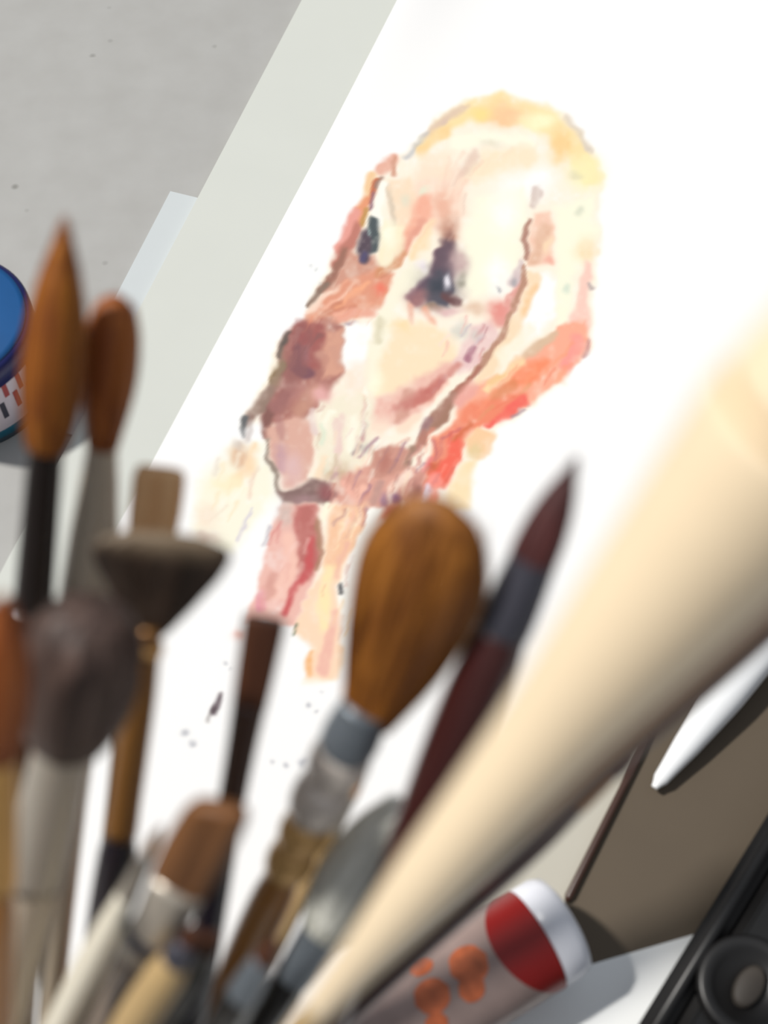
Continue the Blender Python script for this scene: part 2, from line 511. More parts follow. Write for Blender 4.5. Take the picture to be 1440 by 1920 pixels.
# -- under the eye
S((238, 186, 166), [(772, 572), (770, 602)], 11, 5, .8)
S((240, 172, 146), [(800, 582), (812, 604)], 12, 6, .8)
B((228, 194, 168), 886, 578, 20, 12, .8)
P((253, 230, 196), [(735, 620), (790, 602), (850, 625), (860, 680), (810, 710), (740, 740), (700, 750), (712, 680)], 12)
B((250, 224, 178), 750, 612, 20, 12, .8)
B((250, 254, 228), 705, 722, 14, 20, .8)
P((255, 255, 255), [(646, 610), (696, 606), (690, 650), (682, 726), (652, 732), (640, 690), (640, 640)], 6)
P((250, 234, 216), [(640, 690), (690, 680), (690, 770), (640, 780)], 12, .8)
# -- nose, left
P((176, 118, 108), [(548, 612), (575, 598), (620, 600), (640, 612), (640, 700), (612, 740), (575, 790), (500, 800), (486, 770), (520, 700), (528, 650)], 8)
P((166, 96, 92), [(555, 604), (602, 600), (606, 640), (596, 690), (562, 700), (545, 650)], 8, .95)
P((218, 162, 140), [(606, 620), (640, 618), (640, 700), (604, 710)], 7, .95)
B((184, 84, 84), 568, 636, 8, 14, .7)
S((128, 84, 94), [(558, 655), (556, 690), (575, 700)], [14, 20, 24], 6, .95)
B((164, 116, 122), 576, 664, 12, 18, .7)
S((100, 90, 84), [(544, 624), (532, 650), (526, 668)], [7, 11, 8], 4, .9)
S((146, 122, 92), [(528, 684), (512, 712)], [18, 22], 6, .95)
S((150, 122, 112), [(506, 730), (486, 766), (468, 792)], [18, 28, 18], 6, .95)
S((136, 92, 86), [(512, 760), (500, 790), (502, 816)], [16, 22, 12], 5, .95)
S((186, 130, 122), [(560, 730), (520, 760)], 30, 10, .9)
S((202, 150, 130), [(590, 730), (560, 775)], 26, 8, .8)
B((232, 176, 172), 602, 738, 20, 18, .9)
S((100, 102, 104), [(462, 786), (455, 804), (454, 818)], [11, 12, 5], 4, .95)
S((196, 184, 180), [(470, 800), (462, 822)], 14, 5, .7)
# -- muzzle lower left
P((224, 176, 160), [(500, 806), (548, 784), (586, 790), (590, 850), (578, 900), (535, 912), (512, 870)], 7)
S((184, 132, 128), [(522, 786), (528, 820)], 14, 6, .7)
S((202, 160, 166), [(526, 840), (526, 880)], 20, 7, .85)
B((226, 188, 186), 548, 880, 20, 30, .9)
S((150, 134, 122), [(503, 824), (505, 860), (518, 900), (530, 926)], [5, 7, 8, 9], 3.5, .95)
# -- muzzle centre, white hairs
P((246, 238, 216), [(598, 752), (640, 740), (690, 740), (704, 780), (684, 870), (650, 880), (600, 880), (590, 830)], 8, .95)
S((232, 210, 206), [(586, 770), (590, 810)], 12, 5, .7)
S((253, 250, 232), [(620, 770), (612, 800)], 12, 5)
S((224, 234, 212), [(608, 800), (606, 830)], 9, 4, .8)
S((240, 212, 204), [(640, 780), (634, 842)], 12, 5, .8)
S((253, 250, 232), [(664, 784), (656, 842)], 15, 5)
S((206, 164, 162), [(682, 790), (680, 826)], 8, 4, .85)
S((166, 146, 148), [(676, 836), (664, 850)], 9, 4, .85)
B((196, 190, 182), 692, 842, 14, 9, .8)
B((206, 178, 148), 634, 886, 26, 20, .85)
S((252, 226, 196), [(612, 856), (600, 892)], 12, 5, .8)
S((250, 222, 190), [(668, 880), (680, 904)], 14, 5, .8)
# -- right muzzle
P((240, 190, 176), [(700, 752), (740, 740), (800, 700), (860, 670), (850, 700), (800, 760), (760, 800), (700, 800)], 10, .9)
S((206, 128, 114), [(826, 716), (800, 742), (780, 752)], [12, 26, 14], 6, .9)
S((214, 160, 144), [(770, 740), (756, 770), (740, 790)], [24, 26, 12], 6, .8)
P((238, 204, 202), [(880, 610), (920, 600), (935, 630), (890, 690), (860, 700), (850, 680)], 8, .9)
S((178, 122, 138), [(886, 652), (874, 672)], [14, 11], 4, .9)
S((214, 146, 136), [(860, 684), (842, 704)], 12, 5, .8)
B((206, 206, 198), 862, 618, 12, 16, .75); B((206, 204, 196), 888, 626, 9, 10, .7)
B((253, 228, 208), 710, 802, 18, 18, .95)
S((253, 226, 204), [(752, 806), (788, 778)], [20, 14], 6, .95)
S((250, 206, 188), [(836, 722), (800, 760)], 8, 5, .8)
# -- right forehead line and inner ear
S((212, 192, 184), [(1012, 356), (1000, 384)], [16, 13], 5, .85)
S((182, 138, 122), [(992, 414), (986, 450), (990, 480)], [7, 13, 12], 4, .95)
P((248, 206, 184), [(1000, 400), (1030, 400), (1036, 480), (1034, 500), (994, 500), (996, 440)], 6, .9)
S((228, 184, 156), [(1018, 430), (1006, 488)], [14, 22], 6, .8)
B((244, 178, 160), 1030, 492, 9, 7, .8)
B((253, 226, 186), 1026, 460, 7, 18, .7)
P((253, 252, 228), [(1040, 390), (1110, 370), (1118, 430), (1100, 470), (1070, 520), (1070, 610), (1042, 610), (1046, 500)], 10, .95)
B((212, 216, 196), 1088, 400, 9, 10, .6); B((206, 222, 206), 1060, 540, 6, 8, .6)
B((248, 226, 186), 1098, 472, 20, 22, .8)
S((252, 208, 194), [(1100, 500), (1094, 560), (1092, 610)], [16, 24, 30], 6, .9)
S((176, 160, 160), [(1106, 534), (1112, 542)], 7, 4, .7)
# band of pink left of the line
S((208, 186, 190), [(978, 492), (962, 530)], [12, 20], 5, .8)
S((232, 168, 158), [(978, 530), (960, 560), (938, 600)], [14, 26, 26], 6, .95)
B((234, 152, 142), 930, 585, 18, 20, .9)
B((178, 176, 180), 934, 543, 5, 6, .8); B((168, 166, 170), 960, 528, 4, 8, .7)
# peach band right of the line
P((251, 224, 190), [(988, 510), (1016, 512), (1006, 570), (960, 640), (930, 690), (890, 740), (880, 730), (930, 650), (970, 570)], 7)
S((248, 206, 158), [(1000, 545), (985, 590)], 18, 7, .8)
P((254, 254, 255), [(1016, 512), (1042, 520), (1040, 590), (1012, 622), (975, 650), (982, 600), (1000, 570)], 7)
S((253, 244, 222), [(990, 620), (945, 670)], 24, 8, .8)
# main line, forehead to jaw
S((190, 144, 122), [(984, 500), (972, 548), (955, 588), (938, 630), (914, 672), (884, 706), (856, 738)], [12, 12, 11, 13, 12, 13, 12], 3.5)
S((176, 116, 100), [(900, 690), (870, 722), (850, 750)], [6, 14, 14], 4, .9)
S((172, 128, 112), [(852, 745), (826, 780), (795, 822)], [14, 28, 24], 5)
S((150, 112, 118), [(806, 792), (796, 812)], 18, 6, .85)
S((164, 122, 102), [(842, 766), (815, 806)], 9, 4, .8)
S((186, 128, 112), [(796, 820), (775, 850)], [22, 14], 5)
S((160, 128, 110), [(776, 840), (764, 872), (736, 896)], [12, 13, 9], 4, .95)
# -- ear, orange and red
P((251, 176, 148), [(1044, 612), (1098, 606), (1106, 640), (1088, 684), (1040, 722), (990, 760), (940, 790), (880, 790), (850, 790), (862, 752), (900, 720), (950, 690), (1000, 660)], 6)
S((250, 146, 106), [(1016, 684), (990, 704), (960, 716)], [22, 38, 22], 9, .95)
S((222, 190, 160), [(1040, 624), (1004, 652), (986, 670)], [14, 20, 12], 6, .85)
S((253, 222, 172), [(980, 680), (940, 706), (915, 728)], [14, 22, 14], 6, .9)
S((244, 200, 140), [(938, 700), (922, 716)], 13, 5, .7)
S((250, 158, 150), [(1084, 640), (1060, 690)], 24, 7, .8)
S((186, 138, 140), [(1103, 636), (1094, 668)], [5, 9], 4, .85)
P((244, 140, 108), [(905, 748), (985, 735), (988, 760), (950, 786), (905, 800), (872, 820), (855, 790), (870, 765)], 8, .95)
S((222, 138, 92), [(958, 722), (930, 740)], 20, 7, .7)
S((246, 108, 96), [(982, 752), (950, 780), (918, 800)], [22, 20, 10], 5, .9)
S((150, 120, 136), [(984, 772), (960, 784)], 5, 3, .7)
S((240, 172, 160), [(884, 730), (860, 758)], [28, 20], 7, .9)
P((242, 146, 118), [(852, 790), (880, 800), (868, 840), (846, 886), (826, 916), (790, 920), (796, 880), (818, 830)], 7)
S((246, 108, 88), [(858, 812), (850, 856), (826, 896)], [16, 30, 40], 6, .95)
S((212, 110, 72), [(880, 796), (858, 820)], 11, 5, .85)
B((206, 108, 70), 810, 878, 9, 12, .85)
S((232, 128, 130), [(806, 860), (788, 900)], 10, 5, .7)
S((252, 158, 146), [(818, 905), (804, 945)], [26, 22], 6, .9)
P((250, 208, 164), [(872, 826), (896, 800), (930, 822), (916, 858), (890, 866), (876, 850)], 6, .95)
B((224, 208, 158), 888, 850, 12, 14, .6)
P((253, 228, 186), [(866, 868), (892, 866), (878, 950), (832, 960), (840, 920)], 7, .95)
# -- chin
P((224, 166, 150), [(640, 890), (700, 870), (770, 880), (800, 900), (790, 960), (740, 970), (690, 950), (640, 960), (620, 930)], 8)
P((206, 150, 134), [(700, 850), (730, 836), (772, 846), (752, 880), (716, 896), (694, 894)], 6, .95)
B((182, 116, 104), 724, 866, 12, 18, .6)
S((246, 186, 168), [(640, 910), (662, 940)], 16, 6, .8)
S((248, 192, 172), [(682, 920), (676, 960)], 14, 5, .85)
S((188, 148, 140), [(716, 906), (700, 940)], 12, 5, .7)
S((252, 226, 210), [(762, 892), (734, 922), (728, 940)], [20, 16, 7], 5, .95)
B((136, 98, 142), 741, 938, 9, 8, .9); B((158, 124, 150), 718, 938, 7, 9, .8)
B((156, 104, 98), 778, 922, 14, 18, .85)
S((236, 226, 240), [(806, 918), (792, 944)], [13, 10], 4, .95)
B((122, 126, 158), 802, 942, 4, 5, .8)
B((202, 106, 102), 728, 962, 20, 14, .9)
S((242, 158, 148), [(745, 985), (715, 1000)], [22, 14], 6, .95)
B((238, 150, 140), 790, 972, 24, 16, .8)
P((136, 108, 104), [(522, 920), (560, 912), (588, 896), (612, 900), (626, 926), (612, 950), (596, 948), (566, 942), (530, 944)], 6, .9)
B((150, 84, 88), 610, 924, 14, 18, .85)
B((166, 132, 134), 568, 936, 24, 10, .8)
# -- neck folds
P((248, 200, 164), [(624, 950), (690, 944), (684, 990), (650, 1050), (640, 1090), (606, 1090), (612, 1000)], 7, .95)
S((252, 250, 226), [(614, 952), (606, 976)], [18, 6], 4, .95)
P((254, 220, 190), [(600, 1080), (652, 1060), (644, 1150), (634, 1268), (572, 1272), (590, 1215), (552, 1180), (580, 1110)], 7)
S((253, 234, 184), [(618, 1070), (610, 1130), (606, 1176)], [20, 30, 26], 7)
S((242, 188, 172), [(632, 1150), (616, 1210), (604, 1255)], [12, 22, 22], 5, .85)
S((246, 186, 128), [(584, 1218), (577, 1262)], [8, 12], 4, .9)
S((240, 186, 166), [(648, 1020), (640, 1050), (632, 1080)], 10, 5, .7)
P((255, 254, 248), [(676, 990), (690, 950), (714, 948), (706, 1000), (668, 1080), (652, 1180), (650, 1260), (638, 1200), (636, 1100)], 5, .97)
P((240, 190, 178), [(528, 946), (590, 946), (602, 990), (604, 1050), (580, 1100), (555, 1170), (462, 1166), (486, 1090), (502, 1010)], 6)
B((206, 188, 180), 534, 966, 14, 22, .85)
P((190, 112, 106), [(552, 946), (592, 950), (602, 1000), (600, 1056), (575, 1090), (552, 1086), (556, 1020)], 8, .9)
S((248, 200, 184), [(540, 1010), (545, 1070), (524, 1110)], [20, 30, 34], 7, .9)
S((202, 88, 90), [(588, 1010), (576, 1070), (552, 1110), (538, 1150)], [12, 14, 13, 12], 5, .9)
S((172, 130, 104), [(598, 980), (603, 1040), (590, 1072)], 8, 4, .85)
S((216, 158, 146), [(512, 1080), (506, 1115)], 18, 6, .7)
S((228, 150, 166), [(490, 1112), (492, 1136)], 16, 6, .8)
S((206, 200, 206), [(506, 990), (490, 1022)], 7, 4, .8)
B((240, 196, 186), 448, 1192, 12, 14, .7)
# -- left cream cheek marks
B((224, 182, 150), 450, 856, 20, 22, .85)
S((253, 220, 182), [(478, 838), (470, 880), (440, 900)], [14, 24, 22], 8, .85)
B((253, 240, 204), 425, 905, 34, 18, .8)
S((232, 220, 206), [(410, 860), (402, 885)], 7, 5, .7)
S((242, 212, 194), [(476, 890), (464, 935)], 7, 4, .7)
B((248, 226, 206), 388, 970, 20, 22, .7); B((226, 206, 194), 384, 1008, 24, 12, .85)
S((218, 212, 222), [(470, 955), (448, 1012)], [4, 7], 3, .8)
B((206, 196, 190), 444, 834, 10, 8, .6)
# -- loose dry-brush hairs along the head's axis
hr = np.random.default_rng(5)
def dashes(n, pts, cols, ang, ln, w, a=.6):
    xs = [p[0] for p in pts]; ys = [p[1] for p in pts]
    k = 0
    while k < n:
        x = hr.uniform(min(xs), max(xs)); y = hr.uniform(min(ys), max(ys))
        c = False
        for i in range(len(pts)):
            x1, y1 = pts[i]; x2, y2 = pts[(i + 1) % len(pts)]
            if (y1 > y) != (y2 > y) and x < (x2 - x1) * (y - y1) / (y2 - y1) + x1: c = not c
        if not c: continue
        k += 1
        t = math.radians(ang + hr.normal() * 9); L_ = ln * hr.uniform(.5, 1.3)
        S(cols[hr.integers(len(cols))], [(x - math.cos(t) * L_ / 2, y + math.sin(t) * L_ / 2), (x + math.cos(t) * L_ / 2, y - math.sin(t) * L_ / 2)], [w * .4, w * hr.uniform(.5, 1.2)], 2.5, a * hr.uniform(.5, 1))
MUZ = [(600, 760), (700, 740), (700, 860), (620, 900), (596, 840)]
dashes(26, MUZ, [(255, 253, 240), (238, 206, 200), (214, 190, 168), (226, 234, 214), (250, 224, 200)], 84, 34, 7, .7)
CHIN = [(640, 840), (780, 830), (800, 900), (780, 960), (640, 1000), (600, 930)]
dashes(46, CHIN, [(255, 240, 228), (200, 138, 124), (176, 128, 124), (250, 196, 176), (222, 160, 146), (168, 124, 140), (250, 226, 196)], 64, 34, 7, .75)
dashes(16, [(780, 840), (860, 800), (840, 930), (780, 950)], [(255, 150, 130), (214, 96, 80), (255, 200, 180), (186, 104, 110)], 66, 34, 7, .6)
dashes(18, [(570, 560), (740, 500), (700, 600), (560, 620)], [(250, 186, 156), (196, 122, 96), (236, 150, 116), (252, 214, 192)], 38, 40, 6, .55)
dashes(14, [(520, 640), (600, 610), (620, 760), (500, 800)], [(200, 150, 140), (140, 94, 92), (174, 118, 110)], 70, 36, 9, .5)
dashes(14, [(840, 620), (930, 580), (900, 690), (800, 740)], [(255, 226, 222), (200, 140, 140), (240, 176, 168), (206, 190, 196)], 56, 30, 6, .6)
dashes(12, [(600, 960), (680, 950), (650, 1180), (600, 1240)], [(255, 244, 210), (236, 166, 140), (250, 206, 150), (212, 170, 160)], 74, 40, 7, .55)
dashes(12, [(500, 960), (600, 960), (580, 1100), (480, 1160)], [(252, 214, 204), (214, 130, 126), (232, 170, 160)], 72, 50, 10, .5)
dashes(12, [(850, 740), (1080, 640), (1050, 720), (900, 800)], [(255, 190, 160), (236, 116, 90), (255, 160, 120), (222, 160, 110)], 44, 44, 9, .5)
dashes(10, [(390, 860), (500, 840), (500, 920), (400, 1010)], [(255, 252, 236), (236, 214, 194), (250, 230, 196)], 66, 36, 8, .6)
dashes(12, [(780, 300), (950, 290), (860, 440), (790, 440)], [(255, 240, 222), (244, 204, 184), (252, 226, 200), (226, 196, 180)], 60, 46, 10, .4)
S((142, 92, 92), [(566, 620), (556, 690), (520, 762)], [30, 38, 30], 12, .5)
S((150, 128, 112), [(536, 650), (518, 710), (484, 770)], [8, 16, 20], 6, .5)
S((196, 110, 104), [(830, 712), (790, 744), (740, 770)], [12, 20, 14], 7, .5)
# -- flecks of paint
S((92, 78, 84), [(416, 1298), (402, 1336)], [8, 14], 4)
S((150, 144, 142), [(396, 1338), (390, 1350)], 5, 3, .7)
S((70, 70, 74), [(643, 1094), (644, 1110)], [5, 9], 3, .9)
S((120, 128, 104), [(559, 1172), (556, 1188)], 6, 3, .9)
for x, y, r_ in ((579, 1324, 5), (593, 1338, 4), (426, 1240, 4), (512, 1432, 5), (540, 1436, 5), (568, 1430, 8), (430, 1254, 3), (345, 1370, 9), (360, 1395, 7), (604, 1298, 3)):
    B((176, 178, 186), x, y, r_ * .9, r_, .75)
for x, y in ((600, 530), (580, 500), (592, 505), (975, 770), (990, 762)):
    B((200, 205, 205), x, y, 3, 3, .6)

# ------------------------------------------------------------------ the page carrying it
E_W = 0.825
pa = on_z(300, 840, 0.004); pb = on_z(520, 430, 0.004)
pd = (pb - pa); pd.z = 0; pd.normalize()
pn = Vector((pd.y, -pd.x, 0))
PW, PL = 0.40, 0.72
org = pa - pd * 0.245
nu, nv = 480, 900
us = np.linspace(0, PW, nu); vs = np.linspace(0, PL, nv)
U, Vv = np.meshgrid(us, vs)
PX = org.x + pn.x * U + pd.x * Vv
PY = org.y + pn.y * U + pd.y * Vv
PZ = 0.0045 + 0.012 * np.exp(-(U / 0.026) ** 2) * np.clip((Vv - 0.42) / 0.28, 0, 1) ** 1.3
dx_ = PX - CAM.x; dy_ = PY - CAM.y; dz_ = 0.0041 - CAM.z
dep = dy_ * FWD.y + dz_ * FWD.z
pu = 720 + FPX * dx_ / dep
pv = 960 - FPX * (dy_ * UP.y + dz_ * UP.z) / dep
fx = (pu - X0) / ST; fy = (pv - Y0) / ST
ok = (fx >= 0) & (fx < GX.shape[1] - 2) & (fy >= 0) & (fy < GX.shape[0] - 2)
ix = np.clip(fx.astype(int), 0, GX.shape[1] - 2); iy = np.clip(fy.astype(int), 0, GX.shape[0] - 2)
tx = (fx - ix)[..., None]; ty = (fy - iy)[..., None]
smp = (CAN[iy, ix] * (1 - tx) + CAN[iy, ix + 1] * tx) * (1 - ty) + (CAN[iy + 1, ix] * (1 - tx) + CAN[iy + 1, ix + 1] * tx) * ty
smp = np.where(ok[..., None], smp, 255.0)
colr = s2l(smp) * E_W
colr = np.concatenate([colr, np.ones(colr.shape[:2] + (1,))], -1)

bot = PZ - 0.0004
verts = np.concatenate([np.stack([PX, PY, PZ], -1).reshape(-1, 3), np.array([[PX[j, i], PY[j, i], bot[j, i]] for j, i in ((0, 0), (0, nu - 1), (nv - 1, nu - 1), (nv - 1, 0))])])
idx = np.arange(nu * nv).reshape(nv, nu)
quads = np.stack([idx[:-1, :-1], idx[:-1, 1:], idx[1:, 1:], idx[1:, :-1]], -1).reshape(-1, 4)
me = bpy.data.meshes.new('painting')
me.vertices.add(len(verts)); me.vertices.foreach_set('co', verts.ravel())
nq = len(quads)
me.loops.add(nq * 4); me.loops.foreach_set('vertex_index', quads.ravel())
me.polygons.add(nq)
me.polygons.foreach_set('loop_start', np.arange(0, nq * 4, 4))
me.polygons.foreach_set('loop_total', np.full(nq, 4))
me.update(calc_edges=True)
ca = me.color_attributes.new('paint', 'FLOAT_COLOR', 'POINT')
flat = np.ones((len(verts), 4)) * E_W
flat[:nu * nv] = colr.reshape(-1, 4)
ca.data.foreach_set('color', flat.ravel())
M_art, nt, b = new_mat('watercolour_on_paper')
at = nt.nodes.new('ShaderNodeAttribute'); at.attribute_name = 'paint'
nt.links.new(at.outputs['Color'], b.inputs['Base Color'])
b.inputs['Roughness'].default_value = 0.85
nz = nt.nodes.new('ShaderNodeTexNoise'); nz.inputs['Scale'].default_value = 700
bp = nt.nodes.new('ShaderNodeBump'); bp.inputs['Strength'].default_value = 0.15; bp.inputs['Distance'].default_value = 0.0002
nt.links.new(nz.outputs['Fac'], bp.inputs['Height']); nt.links.new(bp.outputs[0], b.inputs['Normal'])
me.materials.append(M_art)
page = bpy.data.objects.new('watercolour_painting', me); COL.objects.link(page)
tag(page, 'white paper sheet with a loose watercolour of a dog head in orange and plum', 'painting')

# flat pieces at the right
M_slip_shade = mat_plain('beige_grey_page_shade', (184, 180, 168), 0.8, noise=0.01, scale=25)
bs_ = sheet('shade_slip', M_slip_shade, (1060, 1690), (1250, 1305), 0.042, 0.19, 0.0010, 0.0046, side=-1, start=-0.05)  # tinted slip stands in for the big handle's shade on the page
tag(bs_, 'beige grey slip added as handle shade on the page, left of the added thin dark stick', 'card')
tp = sheet('taupe_sheet', M_taupe, (1062, 1690), (1252, 1305), 0.30, 0.50, 0.0012, 0.0046, side=1, start=-0.10)  # flat dark taupe rectangle over the lower right of the page
tag(tp, 'dark taupe flat sheet at the lower right on the white painting paper', 'sheet')
ws_ = sheet('corner_sheet', M_paper2, (1062, 1822), (1288, 1756), 0.26, 0.42, 0.0004, 0.0059, side=1, start=-0.10)
tag(ws_, 'light grey white sheet in the lower right corner under the bottle and black case', 'paper')

# ------------------------------------------------------------------ brushes
JAR_Z = 0.0150
bases = {}
def axis(tip, depth, low, by):
    """tip pixel+depth, second pixel on the axis; the foot is where that image line meets the jar floor at y=by"""
    T = at_depth(*tip, depth)
    n = ray(*tip).cross(ray(*low))        # plane through camera holding the image line
    # n.(p-CAM)=0 with y=by,z=JAR_Z
    x = CAM.x - (n.y * (by - CAM.y) + n.z * (JAR_Z - CAM.z)) / n.x
    return Vector((x, by, JAR_Z)), T

class Brush:
    def __init__(s, name, label, tip, depth, low, by, cat='paintbrush', group='brushes standing in the jar', roll=0):
        s.A, s.T = axis(tip, depth, low, by)
        bases[label[:40]] = s.A
        zc = (s.T - s.A).normalized()
        toc = (CAM - (s.A + s.T) / 2)
        yc = -(toc - zc * toc.dot(zc)).normalized()
        xc = yc.cross(zc)
        R = Matrix((xc, yc, zc)).transposed()
        if roll: R = R @ Matrix.Rotation(math.radians(roll), 3, 'Z')
        mw = Matrix.Translation(s.A) @ R.to_4x4()
        s.zc = zc; s.L = (s.T - s.A).length
        s.root = empty(name, mw, label, cat, group)
    def z(s, py):
        """length along the axis where it crosses image row py"""
        lo, hi = 0.0, s.L * 1.25
        for _ in range(50):
            m = (lo + hi) / 2
            if proj(s.A + s.zc * m)[1] > py: lo = m
            else: hi = m
        return lo
    def r(s, z, w):
        return w / 2 * proj(s.A + s.zc * z)[2] / FPX
    def prof(s, pts, flat=1.0):
        out = []
        for py, w in pts:
            z = s.z(py); r = s.r(z, w)
            out.append((z, r, r * flat))
        return out
    def part(s, name, mat, pts, flat=1.0, seg=40, smooth=True, n=24, ridge=0, pw=2.0, slant=0, strand=0, over=0, spread=.05, wild=0, rad=.00012, extra=None, label=None):
        pr = s.prof(pts, flat)
        if extra: pr = extra(pr)
        pr.sort(key=lambda q: q[0])
        if smooth and len(pr) > 2: pr = smooth_prof(pr, n)
        V, F = lathe(pr, seg, ridge, pw, slant)
        if strand: strands(V, F, pr, strand, rad, over, spread, slant, wild)
        o = obj(name, V, F, mat, s.root)
        if label: o['label'] = label
        return o
    def handle(s, mat, pts, foot_r=0.0028, label=None, flat=1.0):
        """pts from the ferrule downward; then tapers to the foot in the jar"""
        pr = s.prof(pts, flat)
        zl, rl, _ = pr[-1]
        if zl > 0.03:
            pr.append((zl * 0.5, (rl + foot_r) / 2, (rl + foot_r) / 2))
            pr.append((0.003, foot_r, foot_r))
            pr.append((0.0, foot_r * 0.6, foot_r * 0.6))
        pr.sort(key=lambda q: q[0])
        V, F = lathe(smooth_prof(pr, 40), 32)
        o = obj('handle', V, F, mat, s.root)
        if label: o['label'] = label
        return o


# 1 large pointed sable
b1 = Brush('round_brush', 'tall pointed round brush with orange sable hair and black ferrule, far left', (122, 405), 0.2617, (62, 1130), 0.0155)  # black of the chrome ferrule is its dark side reflection
b1.part('bristles', H_sable, [(838, 74), (800, 92), (740, 112), (680, 120), (600, 108), (520, 80), (460, 44), (425, 18), (402, 3)], ridge=.03, strand=70, n=40, seg=64)
b1.part('ferrule', M_reflmet, [(1135, 76), (1120, 72), (1000, 70), (900, 68), (850, 66), (832, 66)])  # chrome ferrule drawn in the tone of its dark side reflection
b1.handle(M_wood_dark, [(1133, 84), (1170, 92), (1300, 96), (1600, 74), (1900, 60)])
# 2 rounded sable
b2 = Brush('round_brush', 'rounded golden sable mop brush beside the tall pointed round brush', (218, 552), 0.2809, (165, 1130), 0.0124)
b2.part('bristles', H_sable2, [(838, 56), (800, 72), (740, 96), (680, 106), (620, 100), (580, 78), (562, 48), (552, 12)], ridge=.03, strand=60, n=36, seg=64)
b2.part('ferrule', M_wood_beige, [(1150, 112), (1130, 108), (1000, 92), (900, 72), (850, 60), (830, 54)])
b2.handle(M_wood_beige, [(1148, 100), (1250, 90), (1500, 64), (1900, 46)])
# 3 small flat tan brush behind the fan
b3 = Brush('flat_brush', 'small flat brush with pale tan bristles showing behind the fan brush', (300, 882), 0.3000, (262, 1180), 0.0107)
b3.part('bristles', H_tan, [(1010, 84), (960, 92), (905, 94), (886, 90), (880, 84)], flat=.35, pw=3, ridge=.03, strand=60, n=20, seg=48)
b3.part('ferrule', M_nickel, [(1130, 60), (1080, 66), (1030, 82), (1005, 86)], flat=.5)
b3.handle(M_wood_gold, [(1128, 50), (1250, 54), (1500, 44), (1900, 34)])
# 4 fan brush
b4 = Brush('fan_brush', 'dark fan brush with splayed hair and slim golden ferrule', (306, 1010), 0.2680, (222, 1590), -0.0036)
H_fan = mat_hair('dark_badger_hair', (32, 22, 16), (76, 58, 46), (138, 120, 98), b4.z(1046), b4.z(1000))
b4.part('bristles', H_fan, [(1200, 34), (1176, 76), (1140, 132), (1100, 184), (1060, 232), (1040, 246), (1018, 226), (1004, 150)], flat=.16, ridge=.06, strand=280, over=.05, spread=.03, wild=.0012, n=30, seg=96, pw=2.2, slant=.06)
b4.part('ferrule', M_copper, [(1560, 62), (1500, 60), (1400, 60), (1300, 58), (1220, 50), (1190, 44), (1176, 42)])
b4.part('crimp_ring', M_brass, [(1222, 58), (1214, 60), (1206, 57)], smooth=False)
b4.handle(M_navy, [(1560, 56), (1600, 72), (1700, 78), (1800, 74), (1920, 62)])
# 5 fuzzy mop
b5 = Brush('mop_brush', 'fuzzy grey-brown squirrel mop brush with wide silver-beige ferrule, lower left', (178, 1136), 0.2426, (52, 1700), 0.0013)
b5.part('bristles', H_fuzz, [(1400, 100), (1375, 158), (1325, 204), (1260, 222), (1210, 214), (1175, 180), (1152, 120), (1142, 40)], ridge=.06, strand=300, over=.06, spread=.06, wild=.0016, n=30, seg=80, rad=.00014)
b5.part('ferrule', M_nickel, [(1640, 120), (1560, 118), (1480, 116), (1420, 110), (1385, 100), (1372, 96)])
b5.handle(M_wood_beige, [(1636, 108), (1680, 112), (1800, 106), (1920, 94)], .003)
# 6 orange brush at the left frame edge
b6 = Brush('round_brush', 'orange-brown brush cut off by the left side of the picture', (6, 1110), 0.2200, (-2, 1500), -0.0568)
b6.part('bristles', H_orange, [(1420, 66), (1380, 84), (1320, 100), (1250, 102), (1190, 84), (1150, 54), (1120, 22), (1110, 4)], ridge=.03, strand=60, n=30, seg=56)
b6.part('ferrule', M_brass, [(1660, 76), (1560, 74), (1480, 72), (1425, 68), (1405, 64)])
b6.handle(M_wood_gold, [(1658, 68), (1720, 76), (1920, 70)], .003)
# 6b golden handle showing between
b6b = Brush('detail_brush', 'slim tan handled brush behind the fuzzy mop brush', (76, 1370), 0.2851, (56, 1700), 0.0247)
b6b.part('bristles', H_brown, [(1470, 40), (1440, 42), (1400, 30), (1372, 4)], strand=20, seg=32)
b6b.part('ferrule', M_brass, [(1560, 44), (1500, 42), (1465, 40)])
b6b.handle(M_wood_tan, [(1558, 44), (1650, 50), (1800, 50), (1920, 44)])
# 7 dark flat brush
b7 = Brush('flat_brush', 'narrow flat brush with dark brown square hair, in the middle of the white paper', (497, 1160), 0.2750, (400, 1690), -0.0600)
b7.part('bristles', H_dark, [(1330, 62), (1280, 68), (1220, 74), (1180, 78), (1166, 78), (1160, 76)], flat=.4, pw=3.2, ridge=.02, strand=50, n=24, seg=48)
b7.part('ferrule', M_wood_dark, [(1500, 52), (1440, 54), (1380, 58), (1340, 62), (1322, 62)], flat=.7)
b7.handle(M_navy, [(1500, 46), (1560, 50), (1700, 56), (1800, 60), (1920, 54)])
# 8 angled brown brush
b8 = Brush('angled_brush', 'angled brown bristle brush with bright nickel collar, lower centre left', (424, 1490), 0.2450, (236, 1850), 0.0034)
b8.part('bristles', H_brown, [(1668, 108), (1640, 116), (1600, 120), (1555, 118), (1525, 112), (1512, 96)], flat=.4, pw=3, ridge=.03, strand=90, n=24, seg=64, slant=.5)
b8.part('ferrule', M_nickel, [(1800, 84), (1770, 92), (1720, 100), (1680, 108), (1655, 112)], flat=.7)
b8.part('collar_ring', M_darkmet, [(1768, 102), (1760, 104), (1748, 102)], smooth=False, flat=.7)
b8.handle(M_greybrown, [(1796, 74), (1850, 78), (1930, 72)])
